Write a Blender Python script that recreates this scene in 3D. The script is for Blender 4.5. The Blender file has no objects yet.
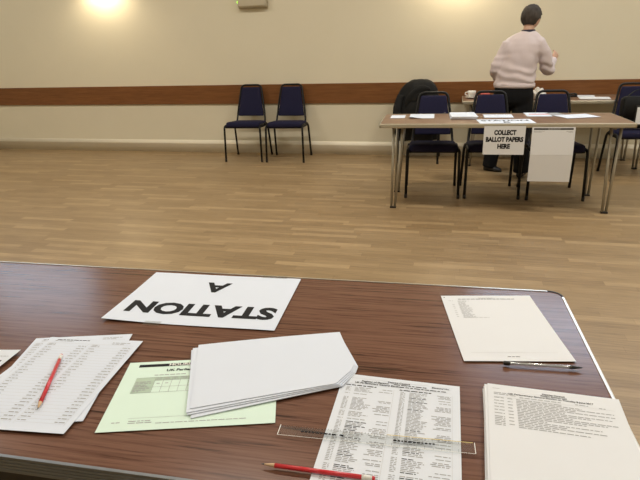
import bpy, bmesh, math, random
from mathutils import Vector, Matrix, noise
C = bpy.context.scene.collection
R = math.radians
random.seed(5)

# ------------------------------------------------------------------ materials
def mat(name):
    m = bpy.data.materials.new(name); m.use_nodes = True
    nt = m.node_tree; b = nt.nodes['Principled BSDF']
    return m, nt, b
def simple(name, col, rough=.5, metal=0., spec=.5, coat=0., noise_amt=0., nscale=30., bump=0., sheen=0., stretch=(1,1,1), trans=0., emit=0.):
    m, nt, b = mat(name)
    b.inputs['Base Color'].default_value = (*col, 1); b.inputs['Roughness'].default_value = rough
    b.inputs['Metallic'].default_value = metal; b.inputs['Specular IOR Level'].default_value = spec
    b.inputs['Coat Weight'].default_value = coat; b.inputs['Sheen Weight'].default_value = sheen
    b.inputs['Transmission Weight'].default_value = trans
    if emit:
        b.inputs['Emission Color'].default_value = (*col, 1); b.inputs['Emission Strength'].default_value = emit
    if noise_amt or bump:
        tc = nt.nodes.new('ShaderNodeTexCoord'); mp = nt.nodes.new('ShaderNodeMapping'); mp.inputs['Scale'].default_value = stretch
        n = nt.nodes.new('ShaderNodeTexNoise'); n.inputs['Scale'].default_value = nscale; n.inputs['Detail'].default_value = 5
        nt.links.new(tc.outputs['Object'], mp.inputs['Vector']); nt.links.new(mp.outputs['Vector'], n.inputs['Vector'])
        if noise_amt:
            mx = nt.nodes.new('ShaderNodeMixRGB'); mx.inputs['Color1'].default_value = (*[c*(1-noise_amt) for c in col], 1)
            mx.inputs['Color2'].default_value = (*[min(1, c*(1+noise_amt)) for c in col], 1)
            nt.links.new(n.outputs['Fac'], mx.inputs['Fac']); nt.links.new(mx.outputs['Color'], b.inputs['Base Color'])
        if bump:
            bp = nt.nodes.new('ShaderNodeBump'); bp.inputs['Strength'].default_value = bump; bp.inputs['Distance'].default_value = .002
            nt.links.new(n.outputs['Fac'], bp.inputs['Height']); nt.links.new(bp.outputs['Normal'], b.inputs['Normal'])
    return m
def wood(name, stops, rough, scale=6., stretch=(1, 14, 14), coat=0., spec=.5, detail=6, fine=0.):
    m, nt, b = mat(name)
    N, L = nt.nodes.new, nt.links.new
    tc = N('ShaderNodeTexCoord'); mp = N('ShaderNodeMapping'); mp.inputs['Scale'].default_value = stretch
    L(tc.outputs['Object'], mp.inputs['Vector'])
    n = N('ShaderNodeTexNoise'); n.inputs['Scale'].default_value = scale; n.inputs['Detail'].default_value = detail; n.inputs['Roughness'].default_value = .62; n.inputs['Distortion'].default_value = .4
    L(mp.outputs['Vector'], n.inputs['Vector'])
    cr = N('ShaderNodeValToRGB'); els = cr.color_ramp.elements
    while len(els) < len(stops): els.new(.5)
    for e, (p, c) in zip(els, stops): e.position = p; e.color = (*c, 1)
    L(n.outputs['Fac'], cr.inputs['Fac']); L(cr.outputs['Color'], b.inputs['Base Color'])
    b.inputs['Roughness'].default_value = rough; b.inputs['Coat Weight'].default_value = coat; b.inputs['Coat Roughness'].default_value = .15
    b.inputs['Specular IOR Level'].default_value = spec
    return m
def floor_mat():
    m, nt, b = mat('strip_wood_floor'); N, L = nt.nodes.new, nt.links.new
    def math_(op, a, bb=None):
        n = N('ShaderNodeMath'); n.operation = op
        for i, v in enumerate((a, bb)):
            if v is None: continue
            if isinstance(v, (int, float)): n.inputs[i].default_value = v
            else: L(v, n.inputs[i])
        return n.outputs[0]
    tc = N('ShaderNodeTexCoord'); sp = N('ShaderNodeSeparateXYZ'); L(tc.outputs['Object'], sp.inputs[0])
    X, Y = sp.outputs[0], sp.outputs[1]
    ry = math_('DIVIDE', Y, .056); row = math_('FLOOR', ry)
    w1 = N('ShaderNodeTexWhiteNoise'); w1.noise_dimensions = '1D'; L(row, w1.inputs['W'])
    cx = math_('ADD', math_('DIVIDE', X, .48), math_('MULTIPLY', w1.outputs['Value'], 7.)); col = math_('FLOOR', cx)
    cmb = N('ShaderNodeCombineXYZ'); L(row, cmb.inputs[0]); L(col, cmb.inputs[1])
    w2 = N('ShaderNodeTexWhiteNoise'); w2.noise_dimensions = '2D'; L(cmb.outputs[0], w2.inputs['Vector'])
    cr = N('ShaderNodeValToRGB'); e = cr.color_ramp.elements
    while len(e) < 4: e.new(.5)
    for k, (p, c) in zip(e, FLOOR_STOPS): k.position = p; k.color = (*c, 1)
    L(w2.outputs['Value'], cr.inputs['Fac'])
    mp = N('ShaderNodeMapping'); mp.inputs['Scale'].default_value = (1.6, 30, 1); L(tc.outputs['Object'], mp.inputs['Vector'])
    n = N('ShaderNodeTexNoise'); n.inputs['Scale'].default_value = 3.; n.inputs['Detail'].default_value = 6; n.inputs['Roughness'].default_value = .65; L(mp.outputs['Vector'], n.inputs['Vector'])
    g = N('ShaderNodeMapRange'); g.inputs['From Min'].default_value = .25; g.inputs['From Max'].default_value = .75; g.inputs['To Min'].default_value = .66; g.inputs['To Max'].default_value = 1.26
    L(n.outputs['Fac'], g.inputs['Value'])
    mul = N('ShaderNodeMixRGB'); mul.blend_type = 'MULTIPLY'; mul.inputs['Fac'].default_value = 1
    L(cr.outputs['Color'], mul.inputs['Color1']); L(g.outputs[0], mul.inputs['Color2'])
    # joints
    fy = math_('FRACT', ry); fx = math_('FRACT', cx)
    jy = math_('LESS_THAN', fy, .03); jx = math_('LESS_THAN', fx, .004); j = math_('MAXIMUM', jy, jx)
    dk = N('ShaderNodeMixRGB'); L(math_('MULTIPLY', j, .35), dk.inputs['Fac']); L(mul.outputs['Color'], dk.inputs['Color1']); dk.inputs['Color2'].default_value = (.12, .065, .03, 1)
    L(dk.outputs['Color'], b.inputs['Base Color'])
    n2 = N('ShaderNodeTexNoise'); n2.inputs['Scale'].default_value = 1.3; n2.inputs['Detail'].default_value = 4; L(tc.outputs['Object'], n2.inputs['Vector'])
    r = N('ShaderNodeMapRange'); r.inputs['To Min'].default_value = .3; r.inputs['To Max'].default_value = .46; L(n2.outputs['Fac'], r.inputs['Value'])
    L(r.outputs[0], b.inputs['Roughness'])
    b.inputs['Specular IOR Level'].default_value = .33
    return m
FLOOR_STOPS = [(0, (.265, .178, .092)), (.35, (.298, .203, .106)), (.75, (.318, .218, .115)), (1, (.395, .276, .148))]
M = {}
M['floor'] = floor_mat()
M['wall'] = simple('cream_painted_plaster', (.72, .665, .52), .75, noise_amt=.025, nscale=2.5, bump=.12)
M['ceiling'] = simple('white_ceiling_paint', (.82, .79, .72), .9)
M['rail'] = wood('varnished_rail_wood', [(.25, (.14, .055, .018)), (.55, (.20, .082, .028)), (.8, (.26, .115, .042))], .42, 5, (.8, 12, 12), spec=.25)
M['base'] = simple('cream_gloss_paint', (.82, .76, .63), .4, noise_amt=.02, nscale=6)
M['laminate'] = wood('dark_wood_laminate', [(.32, (.038, .017, .011)), (.43, (.130, .058, .036)), (.56, (.172, .083, .054)), (.85, (.21, .107, .073))], .22, 11, (.55, 15, 15), spec=.33, detail=9)
M['laminate_far'] = wood('brown_wood_laminate', [(.25, (.15, .075, .042)), (.5, (.21, .115, .068)), (.85, (.29, .165, .10))], .33, 6, (1, 12, 12))
M['alu'] = simple('brushed_aluminium', (.66, .64, .58), .32, metal=.9, noise_amt=.06, nscale=40, stretch=(1, 30, 30))
M['alu_far'] = simple('dull_aluminium_edge', (.46, .42, .33), .45, metal=.55, noise_amt=.05, nscale=25)
M['chrome'] = simple('satin_steel_tube', (.40, .37, .30), .45, metal=.6)
M['alu_glint'] = simple('aluminium_edge_with_glint', (.86, .86, .85), .3, metal=.35)  # paler copy of the edging, reflected light put into its colour
M['ridge'] = simple('grey_ridged_metal', (.20, .215, .225), .38, metal=.6)
M['blackplastic'] = simple('black_plastic', (.012, .011, .011), .4)
M['navy'] = simple('navy_chair_fabric', (.0105, .0100, .036), .85, spec=.25, noise_amt=.3, nscale=180, bump=.2)
M['frame'] = simple('black_chair_frame', (.007, .007, .007), .5, spec=.3)
M['paper'] = simple('white_paper', (.71, .745, .81), .75, noise_amt=.012, nscale=15)
M['paper_cool'] = simple('cool_tinted_white_paper', (.70, .75, .85), .75, noise_amt=.012, nscale=15)  # white paper, cool daylight put into its tint
M['paper_warm'] = simple('warm_tinted_white_paper', (.74, .75, .775), .75, noise_amt=.012, nscale=15)  # white paper, warmer light put into its tint; cream papers too
M['green'] = simple('pale_green_paper', (.70, .86, .75), .75, noise_amt=.012, nscale=15)
M['greenshade'] = simple('grey_green_table_print', (.46, .58, .46), .75)
M['ink'] = simple('black_ink', (.016, .016, .018), .7, spec=.15)
M['grey'] = simple('small_print_grey', (.36, .36, .37), .7, spec=.15)
M['lgrey'] = simple('faint_rule_grey', (.58, .58, .59), .7, spec=.15)
M['red'] = simple('red_pencil_lacquer', (.62, .018, .03), .28, coat=.4)
M['rawwood'] = simple('sharpened_pencil_wood', (.62, .42, .25), .7, noise_amt=.1, nscale=200)
M['graphite'] = simple('pencil_graphite', (.05, .05, .055), .45)
M['white'] = simple('white_gloss', (.82, .80, .76), .35)
M['sweater'] = simple('pale_pink_knit', (.64, .55, .555), .9, noise_amt=.04, nscale=60, bump=.3, sheen=.1)
M['trouser'] = simple('black_trouser_cloth', (.007, .007, .008), .85, spec=.2, noise_amt=.3, nscale=40)
M['skin'] = simple('skin', (.55, .33, .235), .5, noise_amt=.05, nscale=30)
M['hair'] = simple('dark_grey_hair', (.058, .048, .041), .75, spec=.2, noise_amt=.6, nscale=60, stretch=(1, 1, .25), bump=.6)
M['navycollar'] = simple('dark_navy_cotton', (.012, .012, .03), .8)
M['shoe'] = simple('black_leather', (.012, .011, .010), .45)
M['coat'] = simple('black_coat_cloth', (.0085, .0088, .0092), .75, spec=.3, noise_amt=.35, nscale=20, bump=.3)
M['bag'] = simple('black_nylon', (.006, .006, .0065), .7, spec=.25, noise_amt=.3, nscale=30)
M['fitting'] = simple('beige_plastic_housing', (.42, .36, .25), .5)
M['diffuser'] = simple('frosted_diffuser', (.52, .46, .34), .4)
M['led'] = simple('green_led', (.35, 1., .04), .4, emit=2.2)
M['glass'] = simple('window_glass', (.8, .9, 1.), .05, trans=1.)
M['lampshade'] = simple('plaster_lampshade', (.75, .70, .58), .8)
M['bulb'] = simple('lit_bulb', (1., .86, .6), .4, emit=6.)
M['tube'] = simple('lit_diffuser', (1., .92, .76), .5, emit=2.)
M['redbox'] = simple('red_card', (.62, .12, .10), .6)
M['yellow'] = simple('yellow_refraction_line', (.62, .48, .16), .4)
def clear_mat(name, tint, gloss, shine=.6):
    m = bpy.data.materials.new(name); m.use_nodes = True; nt = m.node_tree; nt.nodes.clear(); N, L = nt.nodes.new, nt.links.new
    out = N('ShaderNodeOutputMaterial'); t = N('ShaderNodeBsdfTransparent'); t.inputs[0].default_value = (*tint, 1)
    g = N('ShaderNodeBsdfGlossy'); g.inputs['Roughness'].default_value = .2; g.inputs[0].default_value = (shine, shine, shine, 1)
    f = N('ShaderNodeFresnel'); f.inputs[0].default_value = 1.5
    a = N('ShaderNodeMath'); a.operation = 'ADD'; a.inputs[1].default_value = gloss; L(f.outputs[0], a.inputs[0]); ge = N('ShaderNodeNewGeometry'); iv = N('ShaderNodeMath'); iv.operation = 'SUBTRACT'; iv.inputs[0].default_value = 1.; L(ge.outputs['Backfacing'], iv.inputs[1]); a2 = N('ShaderNodeMath'); a2.operation = 'MULTIPLY'; L(a.outputs[0], a2.inputs[0]); L(iv.outputs[0], a2.inputs[1]); a = a2
    mx = N('ShaderNodeMixShader'); L(a.outputs[0], mx.inputs[0]); L(t.outputs[0], mx.inputs[1]); L(g.outputs[0], mx.inputs[2]); L(mx.outputs[0], out.inputs[0])
    return m
M['clear'] = clear_mat('clear_acrylic', (.975, .98, .975), .03)
M['tape'] = clear_mat('clear_sticky_tape', (.96, .96, .95), .10)

# ------------------------------------------------------------------ mesh helpers
def obj(name, bm, mats, parent=None, smooth=False, kind=None):
    me = bpy.data.meshes.new(name); bmesh.ops.recalc_face_normals(bm, faces=bm.faces); bm.to_mesh(me); bm.free()
    for m in (mats if isinstance(mats, (list, tuple)) else [mats]): me.materials.append(m)
    if smooth:
        for p in me.polygons: p.use_smooth = True
    o = bpy.data.objects.new(name, me); C.objects.link(o)
    if parent: o.parent = parent
    if kind: o['kind'] = kind
    return o
def tag(o, label, cat, group=None):
    o['label'] = label; o['category'] = cat
    if group: o['group'] = group
    return o
def thing(name, label, cat, loc=(0, 0, 0), rz=0., group=None):
    o = bpy.data.objects.new(name, None); C.objects.link(o); o.location = loc; o.rotation_euler = (0, 0, rz)
    o.empty_display_size = .1
    return tag(o, label, cat, group)
def dup(root, loc, rz, label, group=None):
    def cp(o, par):
        c = o.copy(); C.objects.link(c)
        if par: c.parent = par
        for ch in o.children: cp(ch, c)
        return c
    r = cp(root, None); r.location = loc; r.rotation_euler = (0, 0, rz); r['label'] = label
    if group: r['group'] = group
    return r
def box(bm, x0, x1, y0, y1, z0, z1, bev=0., seg=2, mi=0, mtx=None):
    r = bmesh.ops.create_cube(bm, size=1.); vs = r['verts']
    for v in vs: v.co = Vector(((x0+x1)/2+v.co.x*(x1-x0), (y0+y1)/2+v.co.y*(y1-y0), (z0+z1)/2+v.co.z*(z1-z0)))
    fs = {f for v in vs for f in v.link_faces}
    for f in fs: f.material_index = mi
    if bev:
        es = list({e for v in vs for e in v.link_edges}); rr = bmesh.ops.bevel(bm, geom=es, offset=bev, segments=seg, affect='EDGES', profile=.5)
        fs = {f for v in rr['verts'] for f in v.link_faces} | fs; vs = list({v for f in fs if f.is_valid for v in f.verts})
        for f in fs:
            if f.is_valid: f.material_index = mi
    if mtx is not None:
        for v in vs: v.co = mtx @ v.co
    return vs
def loft(bm, rings, cap=True, mi=0, closed=True):
    V = [[bm.verts.new(p) for p in r] for r in rings]; n = len(V[0])
    for a, b in zip(V, V[1:]):
        for i in range(n if closed else n-1):
            f = bm.faces.new((a[i], a[(i+1) % n], b[(i+1) % n], b[i])); f.material_index = mi; f.smooth = True
    if cap:
        f = bm.faces.new(V[0][::-1]); f.material_index = mi
        f = bm.faces.new(V[-1]); f.material_index = mi
    return V
def smooth_path(pts, k=6):
    P = [Vector(p) for p in pts]; out = []
    for i in range(len(P)-1):
        a, b, c, d = P[max(i-1, 0)], P[i], P[i+1], P[min(i+2, len(P)-1)]
        for j in range(k):
            t = j/k; out.append(.5*((2*b)+(-a+c)*t+(2*a-5*b+4*c-d)*t*t+(-a+3*b-3*c+d)*t*t*t))
    out.append(P[-1]); return out
def fillet(pts, r, k=5):
    P = [Vector(p) for p in pts]; out = [P[0]]
    for i in range(1, len(P)-1):
        a, b, c = P[i-1], P[i], P[i+1]; d1 = (a-b); d2 = (c-b); rr = min(r, d1.length*.49, d2.length*.49)
        s, e = b+d1.normalized()*rr, b+d2.normalized()*rr
        for j in range(k+1):
            t = j/k; out.append(s*(1-t)**2+b*2*t*(1-t)+e*t*t)
    out.append(P[-1]); return out
def tube(bm, pts, rad, n=10, mi=0, flat=1., cap=True, up=None):
    P = [Vector(p) for p in pts]
    rr = rad if isinstance(rad, (list, tuple)) else [rad]*len(P)
    if len(rr) != len(P):
        m = len(rr)-1; rr = [rr[min(int(i/(len(P)-1)*m), m-1)]*(1-((i/(len(P)-1)*m)-min(int(i/(len(P)-1)*m), m-1)))+rr[min(int(i/(len(P)-1)*m), m-1)+1]*((i/(len(P)-1)*m)-min(int(i/(len(P)-1)*m), m-1)) for i in range(len(P))]
    rings = []; ref = None
    for i, p in enumerate(P):
        t = (P[min(i+1, len(P)-1)]-P[max(i-1, 0)]).normalized()
        if ref is None:
            a = Vector(up) if up else (Vector((0, 0, 1)) if abs(t.z) < .9 else Vector((0, 1, 0)))
            ref = (a-t*a.dot(t)).normalized()
        else: ref = (ref-t*ref.dot(t)).normalized()
        s = t.cross(ref)
        rings.append([p+(ref*math.cos(2*math.pi*k/n)*flat+s*math.sin(2*math.pi*k/n))*rr[i] for k in range(n)])
    return loft(bm, rings, cap, mi)
def lathe(bm, prof, n=20, mi=0, mtx=None, cap=True):
    rings = [[(mtx or Matrix()) @ Vector((r*math.cos(2*math.pi*k/n), r*math.sin(2*math.pi*k/n), z)) for k in range(n)] for r, z in prof]
    return loft(bm, rings, cap, mi)
def rrect(w, h, r, n=4):
    pts = []
    for cx, cy, a0 in ((w/2-r, h/2-r, 0), (-w/2+r, h/2-r, 90), (-w/2+r, -h/2+r, 180), (w/2-r, -h/2+r, 270)):
        for i in range(n+1):
            a = R(a0+90*i/n); pts.append((cx+r*math.cos(a), cy+r*math.sin(a)))
    return pts
def bake(parts_bm, voxel, smooth=4, factor=.5):
    """one continuous surface out of overlapping lofts"""
    me = bpy.data.meshes.new('shape'); bmesh.ops.recalc_face_normals(parts_bm, faces=parts_bm.faces); parts_bm.to_mesh(me); parts_bm.free()
    o = bpy.data.objects.new('shape', me); C.objects.link(o)
    m = o.modifiers.new('r', 'REMESH'); m.mode = 'VOXEL'; m.voxel_size = voxel
    if smooth:
        s = o.modifiers.new('s', 'SMOOTH'); s.iterations = smooth; s.factor = factor
    dg = bpy.context.evaluated_depsgraph_get(); dg.update()
    bm = bmesh.new(); bm.from_mesh(o.evaluated_get(dg).to_mesh())
    bpy.data.objects.remove(o); bpy.data.meshes.remove(me)
    return bm

# text -> flat triangles
_txt = {}
def glyphs(s, size, bold=False, align='CENTER', squeeze=1., spacing=1.):
    key = (s, size, bold, align, squeeze, spacing)
    if key not in _txt:
        cu = bpy.data.curves.new('t', 'FONT'); cu.body = s; cu.size = size; cu.align_x = align; cu.align_y = 'CENTER'; cu.space_character = spacing
        cu.resolution_u = 3
        if bold: cu.offset = size*(.028 if bold is True else bold)
        o = bpy.data.objects.new('t', cu); C.objects.link(o)
        dg = bpy.context.evaluated_depsgraph_get(); dg.update()
        me = o.evaluated_get(dg).to_mesh()
        _txt[key] = ([(v.co.x*squeeze, v.co.y) for v in me.vertices], [tuple(p.vertices) for p in me.polygons])
        bpy.data.objects.remove(o); bpy.data.curves.remove(cu)
    return _txt[key]
def fit(s, size, bold, width):
    vs = glyphs(s, size, bold)[0]; return width/1000/(max(v[0] for v in vs)-min(v[0] for v in vs))
def words(x0, x1, y, hgt, seed, mi=2, wl=(4, 13), gap=1.8):
    rnd = random.Random(seed); out = []; x = x0
    while x < x1-1:
        l = min(rnd.uniform(*wl), x1-x); out.append(('bar', x, y, x+l, y+hgt, mi)); x += l+gap
    return out

def sheet(name, label, cat, w, h, loc, ang, z, prints=(), mats=None, curl=None, group=None, thick=.0004, flip=False, outline=None, nx=12, ny=14, parent=None, mtx=None):
    """paper lying at height z; prints in mm from the top left corner: ('bar', x0,y0,x1,y1,mat) / ('text', x,y,size,string,mat,bold,align[,squeeze])"""
    f = curl or (lambda u, v: 0.)
    bm = bmesh.new()
    if outline:
        # polygonal outline, subdivided on a grid by bilinear map of 4 corners plus an optional tip
        top = [bm.verts.new((u, v, f(u, v)+thick)) for u, v in outline]; bot = [bm.verts.new((u, v, f(u, v))) for u, v in outline]
        bm.faces.new(top); bm.faces.new(bot[::-1])
        for i in range(len(top)): j = (i+1) % len(top); bm.faces.new((top[i], bot[i], bot[j], top[j]))
    else:
        g = lambda i, j: (-w/2+w*i/nx, h/2-h*j/ny)
        T = [[bm.verts.new((*g(i, j), f(*g(i, j))+thick)) for i in range(nx+1)] for j in range(ny+1)]
        B = [[bm.verts.new((*g(i, j), f(*g(i, j)))) for i in range(nx+1)] for j in range(ny+1)]
        for j in range(ny):
            for i in range(nx):
                bm.faces.new((T[j][i], T[j+1][i], T[j+1][i+1], T[j][i+1]))
                bm.faces.new((B[j][i], B[j][i+1], B[j+1][i+1], B[j+1][i]))
        for j in range(ny):
            bm.faces.new((T[j][0], B[j][0], B[j+1][0], T[j+1][0])); bm.faces.new((T[j][nx], T[j+1][nx], B[j+1][nx], B[j][nx]))
        for i in range(nx):
            bm.faces.new((T[0][i], T[0][i+1], B[0][i+1], B[0][i])); bm.faces.new((T[ny][i], B[ny][i], B[ny][i+1], T[ny][i+1]))
    bmesh.ops.recalc_face_normals(bm, faces=bm.faces)
    lift = thick+.00025
    def put(x, y):
        u, v = -w/2+x/1000, h/2-y/1000
        if flip: u, v = -u, -v
        return u, v, f(u, v)+lift
    for it in prints:
        if it[0] == 'bar':
            _, x0, y0, x1, y1, mi = it[:6]; dz = it[6] if len(it) > 6 else 0
            n = max(1, int((x1-x0)/12)); m = max(1, int((y1-y0)/12))
            G = [[bm.verts.new(Vector(put(x0+(x1-x0)*i/n, y0+(y1-y0)*j/m))+Vector((0, 0, dz))) for i in range(n+1)] for j in range(m+1)]
            for j in range(m):
                for i in range(n):
                    fa = bm.faces.new((G[j][i], G[j+1][i], G[j+1][i+1], G[j][i+1])); fa.material_index = mi; fa.normal_update()
                    if fa.normal.z < 0: fa.normal_flip()
        else:
            _, x, y, size, s, mi, bold, al = it[:8]; sq = it[8] if len(it) > 8 else 1.; spc = it[9] if len(it) > 9 else 1.
            vs, fs = glyphs(s, size, bold, al, sq, spc)
            vv = [bm.verts.new(Vector(put(x+a*1000, y-b*1000))+Vector((0, 0, .00015))) for a, b in vs]
            for fc in fs:
                try:
                    fa = bm.faces.new([vv[k] for k in fc]); fa.material_index = mi; fa.normal_update()
                    if fa.normal.z < 0: fa.normal_flip()
                except ValueError: pass
    me = bpy.data.meshes.new(name); bm.to_mesh(me); bm.free()
    for m_ in (mats or [M['paper'], M['ink'], M['grey'], M['lgrey']]): me.materials.append(m_)
    o = bpy.data.objects.new(name, me); C.objects.link(o)
    if mtx is not None: o.matrix_world = mtx
    else: o.location = (loc[0], loc[1], z); o.rotation_euler = (0, 0, R(ang))
    if parent: o.parent = parent
    if label: tag(o, label, cat, group)
    return o

# ------------------------------------------------------------------ the setting
D = 6.683; XL, XR, YF, H = -7.6, 4.6, -3.2, 4.4
def struct(name, x0, x1, y0, y1, z0, z1, m, bev=0.):
    bm = bmesh.new(); box(bm, x0, x1, y0, y1, z0, z1, bev); return obj(name, bm, m, kind='structure')
struct('floor', XL-.1, XR+.1, YF-.1, D+.1, -.1, 0, M['floor'])
struct('wall_back', XL-.1, XR+.1, D, D+.1, 0, H, M['wall'])
struct('wall_left', XL-.1, XL, YF-.1, D, 0, H, M['wall'])
struct('wall_right', XR, XR+.1, YF-.1, D, 0, H, M['wall'])
struct('ceiling', XL-.1, XR+.1, YF-.1, D+.1, H, H+.1, M['ceiling'])
struct('wall_front', XL, XR, YF-.1, YF, 0, H, M['wall'])
# dado rail: broad varnished board with eased edges
bm = bmesh.new(); box(bm, XL, XR, D-.022, D, .625, .86, .004)
obj('trim_1', bm, M['rail'], kind='structure')
# skirting: flat board with a sloped, rounded top moulding
bm = bmesh.new()
prof = [(0, 0), (-.018, 0), (-.018, .104), (-.023, .110), (-.023, .122), (-.008, .153), (-.004, .158), (0, .158)]
loft(bm, [[(x, D+y, z) for y, z in prof] for x in (XL, XR)])
obj('baseboard_back', bm, M['base'], kind='structure')
# high windows above the wall lamps
def window(n, x0, x1, power, z0=2.95, z1=4.05):
    bm = bmesh.new()
    for a, b, c, d in ((x0, x1, z0, z0+.05), (x0, x1, z1-.05, z1), (x0, x0+.05, z0+.05, z1-.05), (x1-.05, x1, z0+.05, z1-.05), ((x0+x1)/2-.02, (x0+x1)/2+.02, z0+.05, z1-.05)):
        box(bm, a, b, D-.06, D, c, d, .004)
    w = obj('window_%d' % n, bm, M['white'], kind='structure')
    bm = bmesh.new(); box(bm, x0+.05, x1-.05, D-.026, D-.02, z0+.05, z1-.05); obj('window_pane', bm, M['glass'], w)
    l = bpy.data.lights.new('daylight', 'AREA'); l.shape = 'RECTANGLE'; l.size = x1-x0-.1; l.size_y = z1-z0-.1; l.energy = power; l.color = (.64, .80, 1.)
    lo = bpy.data.objects.new('daylight', l); C.objects.link(lo); lo.location = ((x0+x1)/2, D-.09, (z0+z1)/2); lo.rotation_euler = Vector((0, -1, -.3)).to_track_quat('-Z', 'Y').to_euler()
W_DAY, W_CEIL, W_LAMP = 46, 52, 27
window(1, -7.3, -5.2, W_DAY*.62); window(2, .3, 2.3, W_DAY); window(3, 2.5, 4.3, W_DAY)
# ceiling fittings
def fitting(x, y, label):
    t = thing('ceiling_light', label, 'light', (x, y, H), 0, 'ceiling lights of the hall')
    bm = bmesh.new(); box(bm, -.62, .62, -.11, .11, -.05, 0, .01); obj('housing', bm, M['white'], t)
    bm = bmesh.new(); box(bm, -.58, .58, -.085, .085, -.075, -.048, .012); obj('light_diffuser', bm, M['tube'], t)
    l = bpy.data.lights.new('ceiling_glow', 'AREA'); l.shape = 'RECTANGLE'; l.size = 1.16; l.size_y = .18; l.energy = W_CEIL*(1.35 if x > 1 else 1.)*(.5 if y < 1 else 1.3); l.color = (1., .945, .84)
    lo = bpy.data.objects.new('ceiling_glow', l); C.objects.link(lo); lo.location = (0, 0, -.085); lo.parent = t
for i, x in enumerate((-5.2, -1.5, 2.2)):
    for j, y in enumerate((.2, 3.3)):
        fitting(x, y, 'white fluorescent ceiling light in the %s row, at %s' % (('front', 'back')[j], ('left', 'centre', 'right')[i]))
# wall lamps above the rail
def wall_lamp(x, label):
    t = thing('wall_lamp', label, 'lamp', (x, D, 2.2), 0, 'wall lamps above the rail')
    bm = bmesh.new(); box(bm, -.05, .05, -.02, 0, -.07, .07, .006); obj('backplate', bm, M['white'], t)
    bm = bmesh.new(); n = 24
    rings = []
    for r, z in ((.125, .13), (.105, -.1), (.099, -.1), (.119, .13)):
        rings.append([(r*math.cos(2*math.pi*k/n), -.14+r*math.sin(2*math.pi*k/n), z) for k in range(n)])
    loft(bm, rings+[rings[0]], cap=False); obj('lamp_shade', bm, M['lampshade'], t)
    bm = bmesh.new(); tube(bm, [(0, -.015, -.03), (0, -.14, -.03)], .012); obj('arm', bm, M['white'], t)
    bm = bmesh.new(); lathe(bm, [(.008, .055), (.025, .04), (.03, .02), (.024, -.005), (.012, -.02)], mtx=Matrix.Translation((0, -.14, 0))); obj('bulb', bm, M['bulb'], t, True)
    l = bpy.data.lights.new('lamp_glow', 'POINT'); l.energy = W_LAMP; l.shadow_soft_size = .035; l.color = (1., .85, .60)
    lo = bpy.data.objects.new('lamp_glow', l); C.objects.link(lo); lo.location = (0, -.14, -.05); lo.parent = t
wall_lamp(-4.39, 'shaded wall lamp above the rail, left of the emergency light')
wall_lamp(-.02, 'shaded wall lamp above the rail, between emergency light and standing person')
# emergency light
t = thing('emergency_light', 'beige emergency light box with green indicator high on the cream wall', 'light', (-2.4, D, 1.735))
bm = bmesh.new(); box(bm, -.185, .185, -.03, 0, 0, .17, .008); obj('backing_box', bm, M['fitting'], t)
bm = bmesh.new(); loft(bm, [[(x*s, y, z*sz+.085) for x, z in rrect(.36, .15, .02)] for s, sz, y in ((1, 1, -.03), (1, 1, -.055), (.95, .86, -.08), (.9, .7, -.085))]); obj('cover', bm, M['diffuser'], t)
bm = bmesh.new(); bmesh.ops.create_icosphere(bm, subdivisions=2, radius=.014, matrix=Matrix.Translation((-.172, -.066, .072))); o = obj('indicator_led', bm, M['led'], t, True); o['label'] = 'green glowing indicator'

# ------------------------------------------------------------------ chairs
def make_chair(label, loc, rz, group):
    t = thing('stacking_chair', label, 'chair', loc, rz, group)
    # seat pad
    bm = bmesh.new(); base = rrect(.415, .395, .05, 5); rings = []
    for s, z in ((.90, .404), (.975, .409), (1., .422), (1., .440), (.975, .457), (.92, .467), (.75, .473), (.4, .476)):
        rings.append([(x*s, -.028+y*s, z-.07*(y*s+.19)) for x, y in base])
    loft(bm, rings); obj('seat', bm, M['navy'], t, True)
    # backrest pad (tapers upward, leans back)
    lean = lambda z: .165+(z-.42)*.235
    bm = bmesh.new(); rings = []
    zs = [.497, .505, .52, .60, .70, .78, .815, .828, .834]
    for z in zs:
        k = (z-.497)/.337; hw = .164-.050*k
        e = min(1, min(z-.490, .841-z)/.03); e = math.sqrt(max(0, 1-(1-e)**2)); hw -= .012*(1-e)
        ring = []
        for a in range(24):
            ca, sa = math.cos(2*math.pi*a/24), math.sin(2*math.pi*a/24)
            ring.append((math.copysign(abs(ca)**.45, ca)*hw, lean(z)-.006+math.copysign(abs(sa)**.6, sa)*(.008+.014*e), z))
        rings.append(ring)
    loft(bm, rings); obj('backrest', bm, M['navy'], t, True)
    # back frame: one bent tube
    bm = bmesh.new(); p = []
    pts = [(-.184, .10, .395), (-.181, lean(.44), .44), (-.164, lean(.60), .60), (-.124, lean(.860), .860), (.124, lean(.860), .860), (.164, lean(.60), .60), (.181, lean(.44), .44), (.184, .10, .395)]
    tube(bm, fillet(pts, .05), .0115, 8); obj('back_frame', bm, M['frame'], t, True)
    bm = bmesh.new()
    tube(bm, fillet([(-.205, -.19, .402), (.205, -.19, .402), (.205, .11, .392), (-.205, .11, .392), (-.205, -.19, .402)], .03), .009, 8)
    obj('seat_frame', bm, M['frame'], t, True)
    for s in (-1, 1):
        for nm, pts in (('front', [(s*.225, -.232, 0), (s*.219, -.214, .415), (s*.21, -.15, .425), (s*.208, -.02, .42)]), ('rear', [(s*.225, .232, 0), (s*.215, .15, .39), (s*.21, .08, .425), (s*.208, -.02, .42)])):
            bm = bmesh.new(); tube(bm, fillet(pts, .06), .0122, 8)
            g = obj('leg', bm, M['frame'], t, True)
            bm = bmesh.new(); lathe(bm, [(.0125, 0), (.014, .002), (.0135, .03), (.0115, .034)], 10, mtx=Matrix.Translation((s*.225, -.232 if nm == 'front' else .232, .0)))
            obj('foot_cap', bm, M['blackplastic'], g, True)
    return t
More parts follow.
